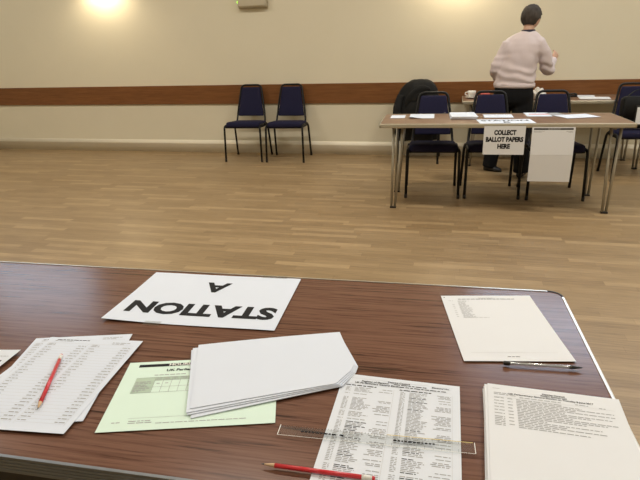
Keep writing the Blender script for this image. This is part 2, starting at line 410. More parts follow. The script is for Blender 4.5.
ch = make_chair('navy padded chair with black frame against wall, left of a matching pair', (-2.455, 6.332, 0), R(3.2), 'empty chairs by the wall')
dup(ch, (-1.938, 6.340, 0), R(3), 'navy padded chair with black frame against wall, right of a matching pair')
dup(ch, (-.175, 4.953, 0), R(4), 'navy chair behind the far voting desk, in front of the draped black coat', 'chairs at the far desk')
dup(ch, (.327, 4.998, 0), R(4), 'navy chair behind the hanging ballot papers sign, in front of the standing person', 'chairs at the far desk')
dup(ch, (.846, 5.01, 0), R(3), 'navy chair behind the tall hanging white notice', 'chairs at the far desk')
dup(ch, (1.69, 5.765, 0), R(2.), 'navy chair holding a black bag, beside the right end of the far desk', 'chairs at the far desk')
dup(ch, (-.385, 6.42, 0), R(0), 'navy chair against the wall covered by a black coat', 'chairs at the far desk')

# ------------------------------------------------------------------ tables
def table(label, corner, ang, L, Wd, top_m, edge_m, far=False):
    """corner = far right corner (world), table runs -x and -y from it"""
    t = thing('folding_table', label, 'table', (corner[0], corner[1], 0), R(ang))
    Z = .70; th = .03
    bm = bmesh.new(); ol = [(x-L/2, y-Wd/2) for x, y in rrect(L-.012, Wd-.012, .006 if far else .025, 5)]
    loft(bm, [[(x, y, z) for x, y in ol] for z in (Z-th+.002, Z-.0008)]); obj('tabletop', bm, top_m, t)
    return t, Z, th
def edging(t, L, Wd, m, Z, th, r=.034):
    # extruded edging strips with a lip, running along each side, and a moulded corner piece at each corner
    def strip(x0, y0, x1, y1, mm, ridges=False):
        d = Vector((x1-x0, y1-y0, 0)); l = d.length; d.normalize(); nrm = Vector((d.y, -d.x, 0))
        if ridges: pr = [(-.006, 0), (.0, .0006), (.0, -.004), (-.002, -.005), (.0, -.006), (.0, -.010), (-.002, -.011), (.0, -.012), (.0, -.016), (-.002, -.017), (.0, -.018), (.0, -.022), (-.002, -.023), (.0, -.024), (.0, -th), (-.006, -th)]
        else: pr = [(-.006, 0), (-.006, .0010), (-.002, .0012), (.0, 0), (.002, -.004), (.002, -th+.004), (0, -th), (-.006, -th)]
        bm = bmesh.new()
        loft(bm, [[Vector((x, y, Z))+nrm*a+Vector((0, 0, b)) for a, b in pr] for x, y in ((x0, y0), (x1, y1))])
        for f in bm.faces: f.smooth = False
        obj('edge_strip', bm, mm, t)
    strip(-L+r, -Wd, -r, -Wd, m[0], m[0] is M['ridge']); strip(-r, 0, -L+r, 0, m[1]); strip(0, -Wd+r, 0, -r, m[2]); strip(-L, -r, -L, -Wd+r, m[2])
    for cx, cy, a0 in ((-r, -r, 0), (-L+r, -r, 90), (-L+r, -Wd+r, 180), (-r, -Wd+r, 270)):
        bm = bmesh.new(); rings = []
        for i in range(9):
            a = R(a0+90*i/8); ca, sa = math.cos(a), math.sin(a)
            rings.append([(cx+ca*(r+q), cy+sa*(r+q), z) for q, z in ((-.005, Z-.0002), (-.004, Z+.0012), (-.001, Z+.0012), (.0015, Z-.002), (.0015, Z-th), (-.005, Z-th))])
        loft(bm, rings); obj('corner_guard', bm, M['blackplastic'] if r > .02 else M['alu_far'], t, True)
def vlegs(t, L, Wd, ins, iy_f, iy_b, m, Z, th, spread=.07, lean=0.):
    tr = .0125 if spread > .05 else .0105
    for sx, fx in ((-1, -L+ins), (1, -ins)):
        bm = bmesh.new(); tube(bm, [(fx, -Wd+iy_f+.02, Z-th-.02), (fx, -iy_b-.02, Z-th-.02)], .011, 8)
        obj('leg_rail', bm, m, t, True)
        for fy in (-Wd+iy_f, -iy_b):
            bm = bmesh.new()
            q = .014
            for k in (-1, 1):
                tube(bm, [(fx+k*q, fy, .004), (fx+k*spread+(lean if sx < 0 else 0), fy, Z-th)], tr, 10)
            ox = lean if sx < 0 else 0
            box(bm, fx-spread-.015+ox, fx+spread+.015+ox, fy-.015, fy+.015, Z-th-.012, Z-th)
            lg = obj('leg', bm, m, t, True)
            bm = bmesh.new(); box(bm, fx-.026, fx+.026, fy-.014, fy+.014, 0, .014, .004); obj('foot_cap', bm, M['blackplastic'], lg)
# near table
NC = (.2808, 1.3284); NA = 2.14; NL, NW = 1.83, .745
t, Z, th = table('dark wood laminate table in the foreground spread with polling papers', NC, NA, NL, NW, M['laminate'], None)
edging(t, NL, NW, (M['ridge'], M['alu'], M['alu_glint'], M['alu_glint']), Z, th); vlegs(t, NL, NW, .16, .08, .08, M['chrome'], Z, th)
for y in (-NW+.03, -.05):
    bm = bmesh.new(); box(bm, -NL+.09, -.09, y-.01, y+.01, .615, .671, .003); obj('added_dark_rail', bm, M['blackplastic'], t)  # black rails added to darken the view below the table edge
# far desk
FA = 2.356; FL, FW = 1.855, .65
t, Z, th = table('far folding table with signs hanging from its front edge', (1.258, 5.0288), FA, FL, FW, M['laminate_far'], None, True)
edging(t, FL, FW, (M['alu_far'],)*4, Z, th, .012); vlegs(t, FL, FW, .112, .075, .05, M['chrome'], Z, th, .034, .03)
# table along the wall
t, Z, th = table('folding table along the wall in front of the standing person', (1.93, 6.655), 0., FL, .63, M['laminate_far'], None, True)
edging(t, FL, .63, (M['alu_far'],)*4, Z, th, .012); vlegs(t, FL, .63, .10, .10, .09, M['chrome'], Z, th, .034, .03)

# ------------------------------------------------------------------ papers on the near table
T = .7012
def bend(ax, amp, w=.2, p=2):  # edges lifting away from the middle
    return lambda u, v: amp*abs((u if ax == 0 else v)/w*2)**p
# STATION A sign, read from the far side
st = sheet('table_sign', 'white sign reading STATION A, upside down, at the far edge of the near table', 'sign', .418, .283, (-.5785, 1.1345), 3.3, T,
      [('text', 204, 78, .078, 'STATION', 1, .046, 'CENTER', fit('STATION', .078, .046, 370)), ('text', 209, 208, .078, 'A', 1, .036, 'CENTER', 1.12)], flip=False,
      mats=[M['paper_cool'], M['ink'], M['grey'], M['lgrey']], curl=lambda u, v: .0035*max(0, (u-.05)/.16)**2*max(0, (v+.02)/.14) + .0012*math.sin(9*u)**2)
st.rotation_euler.z = R(183.3)
for (a, b, c, d, rot) in ((.06, .10, .135, .155, 0), (-.17, -.10, -.155, -.135, 0)):
    bm = bmesh.new(); box(bm, min(a, b), max(a, b), c, d, .0062 if a == .2 else .0022, .0024); obj('sticky_tape', bm, M['tape'], st)
# sheet with short list, far right
pr = [('text', 105, 14, .0052, 'District Council', 2, .02, 'CENTER')] + words(38, 172, 18, 2.2, 3, 1, (5, 14), 1.6) + words(14, 24, 27, 1.6, 4)
for i in range(19):
    y = 28+i*4.6; pr += words(34+random.Random(i).uniform(0, 2), 34+random.Random(i*7).uniform(16, 30), y, 1.5, i+40)
    if i in (4, 6, 8, 11, 13, 15, 17): pr += words(20, 25, y, 1.5, i+90)
pr += [('bar', 20, 262, 190, 262.6, 3)] + words(88, 112, 277, 1.8, 7, 1) + [('bar', 5, 8, 8, 11, 1)] + words(34, 92, 111, 1.4, 11)
sheet('printed_sheet', 'white A4 sheet with a short list, by the near table’s far right corner'.replace('’', "'"), 'paper', .214, .294, (.1220, 1.1215), 10.3, T, pr, mats=[M['paper_warm'], M['ink'], M['grey'], M['lgrey']], curl=lambda u, v: .001*(abs(v)/.145)**3)
# pale green form
pr = [('bar', 22, 10, 275, 19.5, 1), ('text', 118, 14.8, .0105, 'HOURLY VO', 4, .03, 'CENTER', 1.25), ('text', 112, 34, .0105, 'UK Parliamen', 1, .03, 'CENTER', 1.1)]
pr += words(60, 120, 48, 2.2, 5, 2, (3, 10))
pr += [('bar', 28, 57, 180, 67, 5), ('bar', 28, 67, 65, 105, 5)]
for x in range(65, 181, 16): pr.append(('bar', x, 57, x+.6, 105, 2, .0003))
for y in (57, 67, 88, 105): pr.append(('bar', 28 if y < 60 else (65 if y < 70 else 28), y, 180, y+.6, 2, .0003))
for x in range(67, 180, 16): pr += [(*b, .0003) for b in words(x, x+10, 59, 1.5, x)+words(x, x+10, 63, 1.5, x+1)]
for k, y in enumerate((70, 75, 80, 84, 91, 96, 100)): pr += [(*b, .0003) for b in words(30, 30+[28, 30, 22, 25, 30, 24, 12][k], y, 2., y+300)]
pr += words(70, 76, 76, 2, 6)+words(86, 93, 76, 2, 8)+[('bar', 45, 178, 190, 178.5, 2)]+words(20, 34, 187, 2, 21)+words(48, 85, 185, 2., 22)+words(48, 88, 190, 2, 23)+words(95, 250, 193, 1.6, 24)
sheet('green_form', 'pale green hourly return form half covered by blank white sheets', 'form', .297, .21, (-.436, .768), 16.2, T, pr, mats=[M['green'], M['ink'], M['grey'], M['lgrey'], M['white'], M['greenshade']])
# electoral register sheet
pr = [('bar', 8, 10, 200, 10.4, 3), ('bar', 8, 26, 200, 26.4, 3), ('text', 105, 12.5, .0062, 'District Council', 1, .025, 'CENTER'), ('text', 62, 17, .0062, 'Register of Electors', 1, .025, 'CENTER'), ('text', 180, 14, .0058, 'Electoral No.', 1, .02, 'CENTER'),
      ('text', 68, 22.5, .0060, 'UK Parliamentary General Election', 1, .025, 'CENTER')] + words(96, 155, 16, 2.2, 2, 1, (4, 12)) + words(108, 190, 21.5, 2.2, 9, 1, (4, 12))
rnd = random.Random(12)
for c0, c1 in ((10, 98), (108, 200)):
    pr += words(c0, c0+56, 30, 2.5, c0, 1)
    y = 36.
    pr.append(('bar', c1, 32, c1+.5, 280, 3))
    while y < 285:
        if rnd.random() < .09: y += 4; continue
        pr += words(c0+2, c0+11, y, 1.5, y*3+c0, 2, (3, 7)); pr += words(c0+18, c0+18+rnd.uniform(18, 34), y, 1.6, y*5+c0, 2 if rnd.random() < .85 else 1)
        if rnd.random() < .55: pr += words(c1-rnd.uniform(20, 34), c1-2, y, 1.6, y*7+c0)
        y += 3.6
reg = sheet('register_sheet', 'white electoral register page with two dense columns, under the clear ruler', 'paper', .2135, .297, (-.0705, .7215), .6, T, pr, mats=[M['paper'], M['ink'], M['grey'], M['lgrey']], curl=lambda u, v: .004*max(0, (v-.08)/.07)**2*max(0, .4-u*4) )
# left group
def reg_print(cols, seed, rows=26, y0=30, dy=9.6, h1=1.7):
    p = words(20, 95, 8, 2.2, seed, 1, (4, 12))+words(18, 60, 13, 1.8, seed+1)+words(150, 192, 12, 1.9, seed+2)+words(150, 180, 17, 1.8, seed+3)+[('bar', 10, 22, 200, 22.5, 3)]
    rn = random.Random(seed)
    for c0, c1 in cols:
        p += words(c0+2, c0+18, 25, 2., seed+c0, 2)
        for i in range(rows):
            y = y0+i*dy; p += words(c0+2, c0+2+rn.uniform(12, 20), y, 2., seed+i+c0, 2); p += words(c1-rn.uniform(18, 22), c1-1, y+.8, 2.2, seed*3+i+c0, 2)
            p.append(('bar', c0, y+5.4, c1, y+5.8, 3))
        p.append(('bar', c0, 24, c0+.5, 280, 3)); p.append(('bar', c1, 24, c1+.5, 280, 3))
    return p
cols = ((8, 100), (108, 200))
sheet('register_sheet', 'blank-edged white page peeping out at far left, with a dark mark', 'paper', .21, .297, (-.959, .668), 3., T, [('bar', 186, 40, 197, 47, 1)]+words(150, 200, 24, 2., 4), mats=[M['paper'], M['ink'], M['grey'], M['lgrey']], curl=lambda u, v: -.0*u+.005*max(0, (u+.0)/.1)**2*max(0, (v+.1)/.25), group='register pages on the left')
sheet('register_sheet', 'register page lowest of the left pages, its left text edge showing', 'paper', .21, .272, (-.7345, .752), 1., T+.0009, reg_print(cols, 50), mats=[M['paper_cool'], M['ink'], M['grey'], M['lgrey']], group='register pages on the left')
sheet('register_sheet', 'register page turned clockwise, its top edge showing behind the pencilled page', 'paper', .21, .297, (-.7275, .7605), 15.8, T+.0018, reg_print(cols, 60), mats=[M['paper_cool'], M['ink'], M['grey'], M['lgrey']], group='register pages on the left')
sheet('register_sheet', 'top register page of the left pages, with the red pencil lying on it', 'paper', .212, .298, (-.7165, .7475), 5.8, T+.0027, reg_print(cols, 70), mats=[M['paper_cool'], M['ink'], M['grey'], M['lgrey']], group='register pages on the left')
# blank white sheets fanned over the green form
def blank(k, label, da, dz, du=0., dv=0.):
    # local frame: origin at the right tip of the fold, u along the sheet
    a = 20.3+da
    bm = bmesh.new()
    # five-cornered outline: straight left end, folded-in right end
    O = [(-.3602, .0), (-.0574, .0), (.0345, -.0965), (-.0072, -.1625), (-.2745, -.2145)]
    O = [(-.303+du, .0+dv), (0., 0.), (.0082, -.138), (-.036, -.185), (-.298+du, -.2148+dv)]
    f = lambda u, v: .0022+.004*max(0, (u+.1)/.1)**2*.6
    n = 10
    top = []; botr = []
    def P(s, t_):  # s along length, t across; right end is the bent edge
        l = Vector(O[0]).lerp(Vector(O[4]), t_)
        rt = Vector(O[1]).lerp(Vector(O[2]), t_/.745) if t_ < .745 else Vector(O[2]).lerp(Vector(O[3]), (t_-.745)/.255)
        return l.lerp(rt, s)
    for z0 in (.0015, 0):
        rows = []
        for j in range(n+1):
            row = []
            for i in range(n+1):
                q = P(i/n, j/n); s = i/n
                z = z0+dz+.0035*s*(1-.45*s)+.0012*math.sin(3*s)*(1-j/n)
                row.append(bm.verts.new((q.x, q.y, z)))
            rows.append(row)
        (top if z0 else botr).append(rows)
    A, B = top[0], botr[0]
    for j in range(n):
        for i in range(n):
            bm.faces.new((A[j][i], A[j+1][i], A[j+1][i+1], A[j][i+1]))
            bm.faces.new((B[j][i], B[j][i+1], B[j+1][i+1], B[j+1][i]))
    for j in range(n):
        bm.faces.new((A[j][0], B[j][0], B[j+1][0], A[j+1][0])); bm.faces.new((A[j][n], A[j+1][n], B[j+1][n], B[j][n]))
    for i in range(n):
        bm.faces.new((A[0][i], A[0][i+1], B[0][i+1], B[0][i])); bm.faces.new((A[n][i], B[n][i], B[n][i+1], A[n][i+1]))
    o = obj('blank_sheet', bm, M['paper_cool'], None)
    o.location = (-.2155, 1.0105, T+.0008); o.rotation_euler = (0, 0, R(a))
    return tag(o, label, 'paper', 'blank white sheets over the green form')
blank(0, 'bottom blank white sheet of the fan resting on the green form', 3.6, .0002, -.008, -.001)
blank(1, 'blank white sheet second from the bottom of the fan over the green form', 2.5, .0020, -.010, .001)
blank(2, 'blank white sheet directly under the top one of the fan', 1.2, .0038, -.007, -.002)
blank(3, 'topmost blank white sheet of the fan over the green form', 0., .0056, .004, 0)
# polling list stack, near right corner
pr = [('text', 108, 14, .0056, 'District Council', 1, .025, 'CENTER'), ('text', 108, 19, .0056, 'Polling Station List', 1, .02, 'CENTER'), ('text', 102, 24.5, .0062, 'UK Parliamentary General Election on Thursday 8 June 2017', 1, .015, 'CENTER', .88)]
pr += words(10, 42, 24, 1.8, 70)+words(10, 46, 28, 1.8, 71)+words(52, 118, 31, 1.8, 73)+words(140, 160, 31, 1.8, 72)+words(176, 186, 33, 1.8, 1)+[('bar', 10, 35.6, 200, 36, 3)]
rnd = random.Random(3)
for i in range(18):
    y = 38+i*4.3
    if i % 2 == 0 or i > 12: pr += words(10, 26, y, 1.9, i+10)
    if i % 2 == 0: pr += words(32, 40, y, 1.9, i+30)
    pr += words(46, [118, 148, 196, 140, 196, 120, 190, 160, 130, 196, 180, 150, 90, 170, 120, 175, 100, 150][i], y, 1.9, i+60)
pr += [('bar', 8, 12, 20, 12.8, 2)]
for k, (dx, dy, da, lab) in enumerate((( -.004, -.003, .8, 'lowest sheet of the polling list stack at the near right corner'), (-.0055, -.001, -.4, 'sheet second from the bottom of the polling list stack at right'), (-.002, -.004, .5, 'middle sheet of the polling list stack at right'), (-.003, -.001, .2, 'sheet just under the printed top sheet of the right stack'))):
    sheet('polling_list', lab, 'paper', .21, .297, (.182+dx, .7235+dy), -1.4+da, T+.0026*k, mats=[M['paper_warm'], M['ink'], M['grey'], M['lgrey']], thick=.0025, group='polling list stack')
sheet('polling_list', 'printed top sheet of the polling list stack at the near right corner', 'paper', .213, .297, (.1845, .7230), -1.7, T+.0107, pr, mats=[M['paper_warm'], M['ink'], M['grey'], M['lgrey']], thick=.0008, group='polling list stack')

# pencils
def pencil(label, tip, end, z0):
    a = Vector(tip); b = Vector(end); d = b-a; L = d.length
    t = thing('pencil', label, 'pencil', (a.x, a.y, z0+.0038), math.atan2(d.y, d.x), 'red pencils')
    X = Matrix.Rotation(R(90), 4, 'Y')
    bm = bmesh.new(); lathe(bm, [(.0036, .021), (.0036, L-.019)], 6, mtx=X); obj('barrel', bm, M['red'], t)
    bm = bmesh.new(); lathe(bm, [(.0011, .005), (.0034, .021)], 12, mtx=X); obj('sharpened_cone', bm, M['rawwood'], t, True)
    bm = bmesh.new(); lathe(bm, [(.0002, 0), (.0011, .005)], 10, mtx=X); obj('lead', bm, M['graphite'], t, True)
    bm = bmesh.new(); lathe(bm, [(.0038, L-.019), (.0038, L-.004)], 12, mtx=X); o = obj('painted_band', bm, M['white'], t, True)
    bm = bmesh.new(); lathe(bm, [(.0037, L-.004), (.0028, L)], 12, mtx=X); obj('end_cap', bm, M['red'], t, True)
pencil('red pencil lying beside the ruler at the near table edge', (-.2535, .6095), (-.0835, .614), T+.0012)
pencil('red pencil lying on the top register page at left', (-.680, .6515), (-.7595, .818), T+.0037)
# ballpoint pen
a, b = Vector((.1165, .9595)), Vector((.2595, .9697)); d = b-a; X = Matrix.Rotation(R(90), 4, 'Y')
t = thing('ballpoint_pen', 'clear ballpoint pen with black ends below the short list sheet', 'pen', (a.x, a.y, T+.0045), math.atan2(d.y, d.x)); L = d.length
bm = bmesh.new(); lathe(bm, [(.0038, .012), (.0038, L-.024), (.003, L-.018)], 6, mtx=X); obj('barrel', bm, clear_mat('clear_pen_plastic', (.93, .96, .98), .35, 1.), t)
bm = bmesh.new(); lathe(bm, [(.0017, .006), (.0017, L-.014)], 8, mtx=X); obj('ink_tube', bm, simple('ink_tube_pale', (.36, .40, .46), .4), t, True)
bm = bmesh.new(); lathe(bm, [(.0035, 0), (.0042, .001), (.0042, .011), (.0038, .012)], 14, mtx=X); obj('end_plug', bm, M['blackplastic'], t, True)
bm = bmesh.new(); lathe(bm, [(.0036, L-.024), (.0032, L-.014), (.0014, L-.003), (.0004, L)], 14, mtx=X); obj('nib', bm, M['blackplastic'], t, True)
# ruler
t = thing('ruler', 'clear plastic ruler lying across the electoral register page', 'ruler', (-.097, .699, T+.0012), R(3.3))
bm = bmesh.new()
rg = []
for x in (-.1545, .1545): rg.append([(x, -.0125, 0), (x, .0125, 0), (x, .0125, .0010), (x, .0085, .0024), (x, -.0085, .0024), (x, -.0125, .0010)])
loft(bm, rg); [setattr(f, 'smooth', False) for f in bm.faces]; obj('ruler_body', bm, M['clear'], t)
bm = bmesh.new()
def quad(bm, x0, y0, x1, y1, z, mi=0): f = bm.faces.new([bm.verts.new(p) for p in ((x0, y0, z), (x1, y0, z), (x1, y1, z), (x0, y1, z))]); f.material_index = mi
for i in range(0, 301, 5):
    h_ = .006 if i % 10 == 0 else .0032
    x = -.150+i/1000; quad(bm, x-.0002, .0123-h_, x+.0002, .0123, .0027)
for i in range(0, 95, 4):
    h_ = .006 if i % 8 == 0 else .003
    x = -.150+i*.003175; quad(bm, x-.0002, -.0123, x+.0002, -.0123+h_, .0027)
for x0, n in ((-.118, 9), (-.055, 1), (.03, 11)):
    rn = random.Random(int(x0*1e4)); x = x0
    for i in range(n): l = rn.uniform(.003, .007); quad(bm, x, -.0018, x+l, .0018, .0027); x += l+.0014
obj('markings', bm, M['ink'], t)
bm = bmesh.new(); quad(bm, .02, .0108, .152, .0122, .0028); obj('painted_refraction', bm, M['yellow'], t)  # light refracted along the ruler edge, painted on as a yellow strip
bm = bmesh.new()
for x in (-.1543, .1543): quad(bm, x-.0006, -.0123, x+.0006, .0123, .0026)
quad(bm, -.154, -.0125, .154, -.0118, .0026); obj('frosted_rim', bm, M['white'], t)

# ------------------------------------------------------------------ far desk: signs and papers
F = Matrix.Translation((1.2445, 5.0283, 0)) @ Matrix.Rotation(R(FA), 4, 'Z')
def hang(name, label, cat, w, h, x, ztop, prints, gap, mats, curl=None, roll=0.):
    # local x right, y up -> hangs in front of the front edge
    y = 4.305+(x+.556)*math.tan(R(FA))
    m = Matrix.Translation((x, y-gap, ztop-h/2)) @ Matrix.Rotation(R(FA), 4, 'Z') @ Matrix.Rotation(R(roll), 4, 'Y') @ Matrix.Rotation(R(90), 4, 'X')
    return sheet(name, label, cat, w, h, None, 0, 0, prints, mats=mats, curl=curl, mtx=m)
pm = [M['paper_warm'], M['ink'], M['grey'], M['lgrey']]
hang('hanging_sign', "white sign reading COLLECT BALLOT PAPERS HERE on the far desk's front", 'sign', .300, .216, .3745, .684, [('text', 154, 50, .047, 'COLLECT', 1, .060, 'CENTER', fit('COLLECT', .047, .060, 160)), ('text', 152, 102, .047, 'BALLOT PAPERS', 1, .060, 'CENTER', fit('BALLOT PAPERS', .047, .060, 272)), ('text', 150, 154, .047, 'HERE', 1, .060, 'CENTER', fit('HERE', .047, .060, 92))], .006, pm, roll=0)
hang('hanging_notice', "tall folded white notice on the far desk's front, right of the ballot sign", 'notice', .302, .412, .7205, .676, [('bar', 12, 8, 288, 20, 1)] + [(*b, .0002) for b in words(110, 200, 13, 2.2, 6, 4, (6, 18), 3)]+[('bar', 0, 205.4, 302, 206.6, 3)]+words(14, 90, 28, 3, 7)+words(14, 70, 35, 3, 8)+words(240, 285, 30, 3, 9)+words(255, 285, 36, 3, 10), .007, pm+[M['white']], curl=lambda u, v: .012*max(0, 1-abs(v-.0)/.21), roll=0)  # grey bar across the middle paints the shade of the fold crease
def fpaper(label, w, h, x, y, ang, prints=(), thick=.0004, m=None, cat='paper', name='loose_paper', curl=None, group='papers on the far desk', z=.7014):
    return sheet(name, label, cat, w, h, (x, y), ang, z, prints, mats=[m or M['paper_cool'], M['ink'], M['grey'], M['lgrey'], M['redbox']], thick=thick, curl=curl, group=group)
fpaper('small white paper at the left end of the far desk', .12, .20, -.468, 4.76, 2, words(15, 100, 40, 3, 1)+words(15, 90, 60, 3, 2))
fpaper('white sheet with curled shaded edge, second paper from the far desk’s left end'.replace('’', "'"), .205, .285, -.268, 4.79, 2, words(20, 120, 60, 3, 3)+words(20, 150, 80, 3, 4), curl=lambda u, v: .012*max(0, -u/.1)*max(0, -v/.14))
for k in range(4):
    fpaper(('lowest', 'second lowest', 'third', 'topmost')[k]+' white sheet of the far desk paper stack left of the STATION B sign', .205, .30, .065+.002*k, 4.74-.002*k, 3+k*.6, thick=.0052, z=.7014+.0054*k, group='paper stack on the far desk')
fpaper('white sheet behind the STATION sign on the far desk', .23, .21, .352, 4.80, 1)
fpaper('white sheet with a red printed band on the far desk', .195, .26, .672, 4.90, 1, [('bar', 30, 90, 195, 130, 4)])
fpaper('grey leaflet lying between two white sheets on the far desk', .11, .26, .822, 4.89, 14, [('bar', 4, 10, 106, 200, 2)], m=M['grey'])
fpaper('rightmost white sheet on the far desk, lying askew', .28, .21, .955, 4.79, 20, z=.7024)
fpaper('white sign reading STATION B lying at the front edge of the far desk', .41, .235, .385, 4.475, 5.5, [('text', 205, 80, .080, 'STATION', 1, .03, 'CENTER', fit('STATION', .080, .03, 355)), ('text', 205, 172, .080, 'B', 1, .03, 'CENTER', 1.2)], cat='sign', name='table_sign', group='', z=.7016)

# ------------------------------------------------------------------ things on the wall table
t = thing('cup_and_saucer', 'white cup on a saucer at the left end of the wall table', 'cup', (.172, 6.37, .7016))
bm = bmesh.new(); lathe(bm, [(.03, 0), (.04, .004), (.07, .012), (.068, .014), (.03, .007)], 24); obj('saucer', bm, M['white'], t, True)
bm = bmesh.new(); lathe(bm, [(.024, .008), (.03, .014), (.041, .045), (.044, .078), (.041, .078), (.036, .04), (.02, .018)], 24); obj('cup', bm, M['white'], t, True)
bm = bmesh.new(); tube(bm, smooth_path([(-.038, 0, .066), (-.065, 0, .06), (-.066, 0, .038), (-.036, 0, .03)]), .005, 8); obj('cup_handle', bm, M['white'], t, True)
bm = bmesh.new(); box(bm, -.04, .04, -.05, .05, 0, .05, .004); box(bm, -.042, .042, -.052, .052, .034, .052, .003)
o = obj('card_box', bm, M['redbox']); o.location = (.315, 6.38, .7016); o.rotation_euler.z = R(8); tag(o, 'small red card box on the wall table beside the cup', 'box')
# crumpled white carrier bag
bm = bmesh.new(); bmesh.ops.create_icosphere(bm, subdivisions=4, radius=1.)
for v in bm.verts:
    n_ = noise.noise(v.co*2.3)*.28+noise.noise(v.co*6)*.12
    v.co = Vector((v.co.x*.075*(1+n_), v.co.y*.09*(1+n_), max(-.2, v.co.z)*.085*(1+n_)+.02))
zmin = min(v.co.z for v in bm.verts)
for v in bm.verts: v.co.z -= zmin
o = obj('carrier_bag', bm, M['white'], smooth=False); o.location = (.845, 6.27, .7016); tag(o, "crumpled white bag on the wall table at the person's right side", 'bag')
sheet('loose_paper', 'cream papers near the front right of the wall table', 'paper', .29, .21, (1.39, 6.25), -6, .7014, thick=.006, mats=[M['paper_warm']]*4, group='papers on the wall table')
sheet('loose_paper', 'white sheet further back on the wall table, above the cream papers', 'paper', .21, .2, (1.345, 6.53), -10, .7014, mats=[M['paper']]*4, group='papers on the wall table')
bm = bmesh.new(); box(bm, -.045, .045, -.018, .018, 0, .02, .006); box(bm, -.045, .03, -.015, .015, .024, .04, .006, mtx=Matrix.Rotation(R(-4), 4, 'Y')); box(bm, .018, .042, -.013, .013, .01, .036, .003)
o = obj('black_box', bm, M['blackplastic']); o.location = (1.215, 6.44, .7016); o.rotation_euler.z = R(15); tag(o, 'small black box beside the papers on the wall table', 'box')

# ------------------------------------------------------------------ black coat over the chair by the wall
bm = bmesh.new(); rings = []; n = 48
prof = [(.22, .225, .13), (.30, .25, .15), (.40, .26, .16), (.50, .262, .165), (.60, .258, .165), (.68, .245, .16), (.75, .235, .15), (.81, .215, .135), (.86, .18, .115), (.893, .13, .085), (.912, .06, .04)]
for z, rx, ry in prof:
    ring = []
    for k in range(n):
        a = 2*math.pi*k/n; ca, sa = math.cos(a), math.sin(a)
        drop = max(0, .92-z)
        fold = 1+.10*(drop+.12)*math.sin(5*a+1.3+z*3)+.10*(drop+.10)*math.sin(9*a+z*7)
        # asymmetry: heavy to the left, right shoulder falling away
        px = -.41+.06*max(0, z-.6)+rx*fold*math.copysign(abs(ca)**.8, ca)*(1. if ca < 0 else .92)
        py = 6.50+ry*fold*math.copysign(abs(sa)**.85, sa)*(1 if sa < 0 else .75)
        q = Vector((px, py, z)); q += Vector((noise.noise(q*9), noise.noise(q*9+Vector((5, 0, 0))), noise.noise(q*9+Vector((0, 7, 0)))))*.022
        q.y = min(q.y, D-.03)
        ring.append(q)
    rings.append(ring)
loft(bm, rings, cap=False)
t = thing('coat', 'black coat draped over a chair against the wall behind the far desk', 'coat', (0, 0, 0))
o = obj('coat_body', bm, M['coat'], t, True)
s = o.modifiers.new('thickness', 'SOLIDIFY'); s.thickness = .006; s = o.modifiers.new('soft', 'SUBSURF'); s.levels = 1; s.render_levels = 1
# collar / hood folded forward
bm = bmesh.new()
tube(bm, smooth_path([(-.54, 6.365, .60), (-.505, 6.35, .70), (-.43, 6.34, .775), (-.35, 6.335, .815), (-.27, 6.345, .80)]), [.02, .04, .045, .04, .015], 14, flat=.5)
tube(bm, smooth_path([(-.45, 6.35, .62), (-.44, 6.34, .69), (-.39, 6.335, .745), (-.32, 6.34, .765)]), [.012, .04, .045, .025], 12, flat=.45)
bm = bake(bm, .009, 3); obj('hood', bm, M['coat'], t, True)
bm = bmesh.new(); tube(bm, smooth_path([(-.60, 6.40, .74), (-.635, 6.37, .60), (-.64, 6.36, .45), (-.62, 6.36, .30)]), [.04, .05, .045, .035], 14, flat=.75)
for v in bm.verts: v.co += v.co.normalized()*noise.noise(v.co*14)*.012
obj('sleeve', bm, M['coat'], t, True)

# ------------------------------------------------------------------ black bag on the right chair
t = thing('shoulder_bag', 'black shoulder bag hung on the chair right of the far desk', 'bag', (1.69, 5.715, .478), R(2))
bm = bmesh.new(); rings = []
for y, s in ((-.055, .9), (-.05, .97), (-.02, 1.), (.03, 1.), (.045, .97)):
    rings.append([(x*s, y+.012*math.sin(z*20), z*s+.145) for x, z in rrect(.36, .29, .04, 4)])
loft(bm, rings); obj('bag_body', bm, M['bag'], t, True)
bm = bmesh.new(); rings = []
for y, s in ((-.068, .96), (-.058, 1.), (-.05, 1.)): rings.append([(x*s, y-.004*z, z*s+.20) for x, z in rrect(.37, .19, .03, 4)])
loft(bm, rings); obj('flap', bm, M['bag'], t, True)
bm = bmesh.new(); tube(bm, smooth_path([(-.165, -.02, .24), (-.13, -.01, .30), (-.05, .03, .345), (.05, .03, .345), (.13, -.01, .30), (.165, -.02, .24)]), .012, 8, flat=.4); obj('strap', bm, M['bag'], t, True)
bm = bmesh.new(); box(bm, -.078, .06, -.083, -.07, .03, .215, .003); o = obj('label_holder', bm, M['blackplastic'], t)
bm = bmesh.new(); box(bm, -.066, .048, -.087, -.082, .045, .20, .002); obj('card_insert', bm, M['paper_warm'], o)

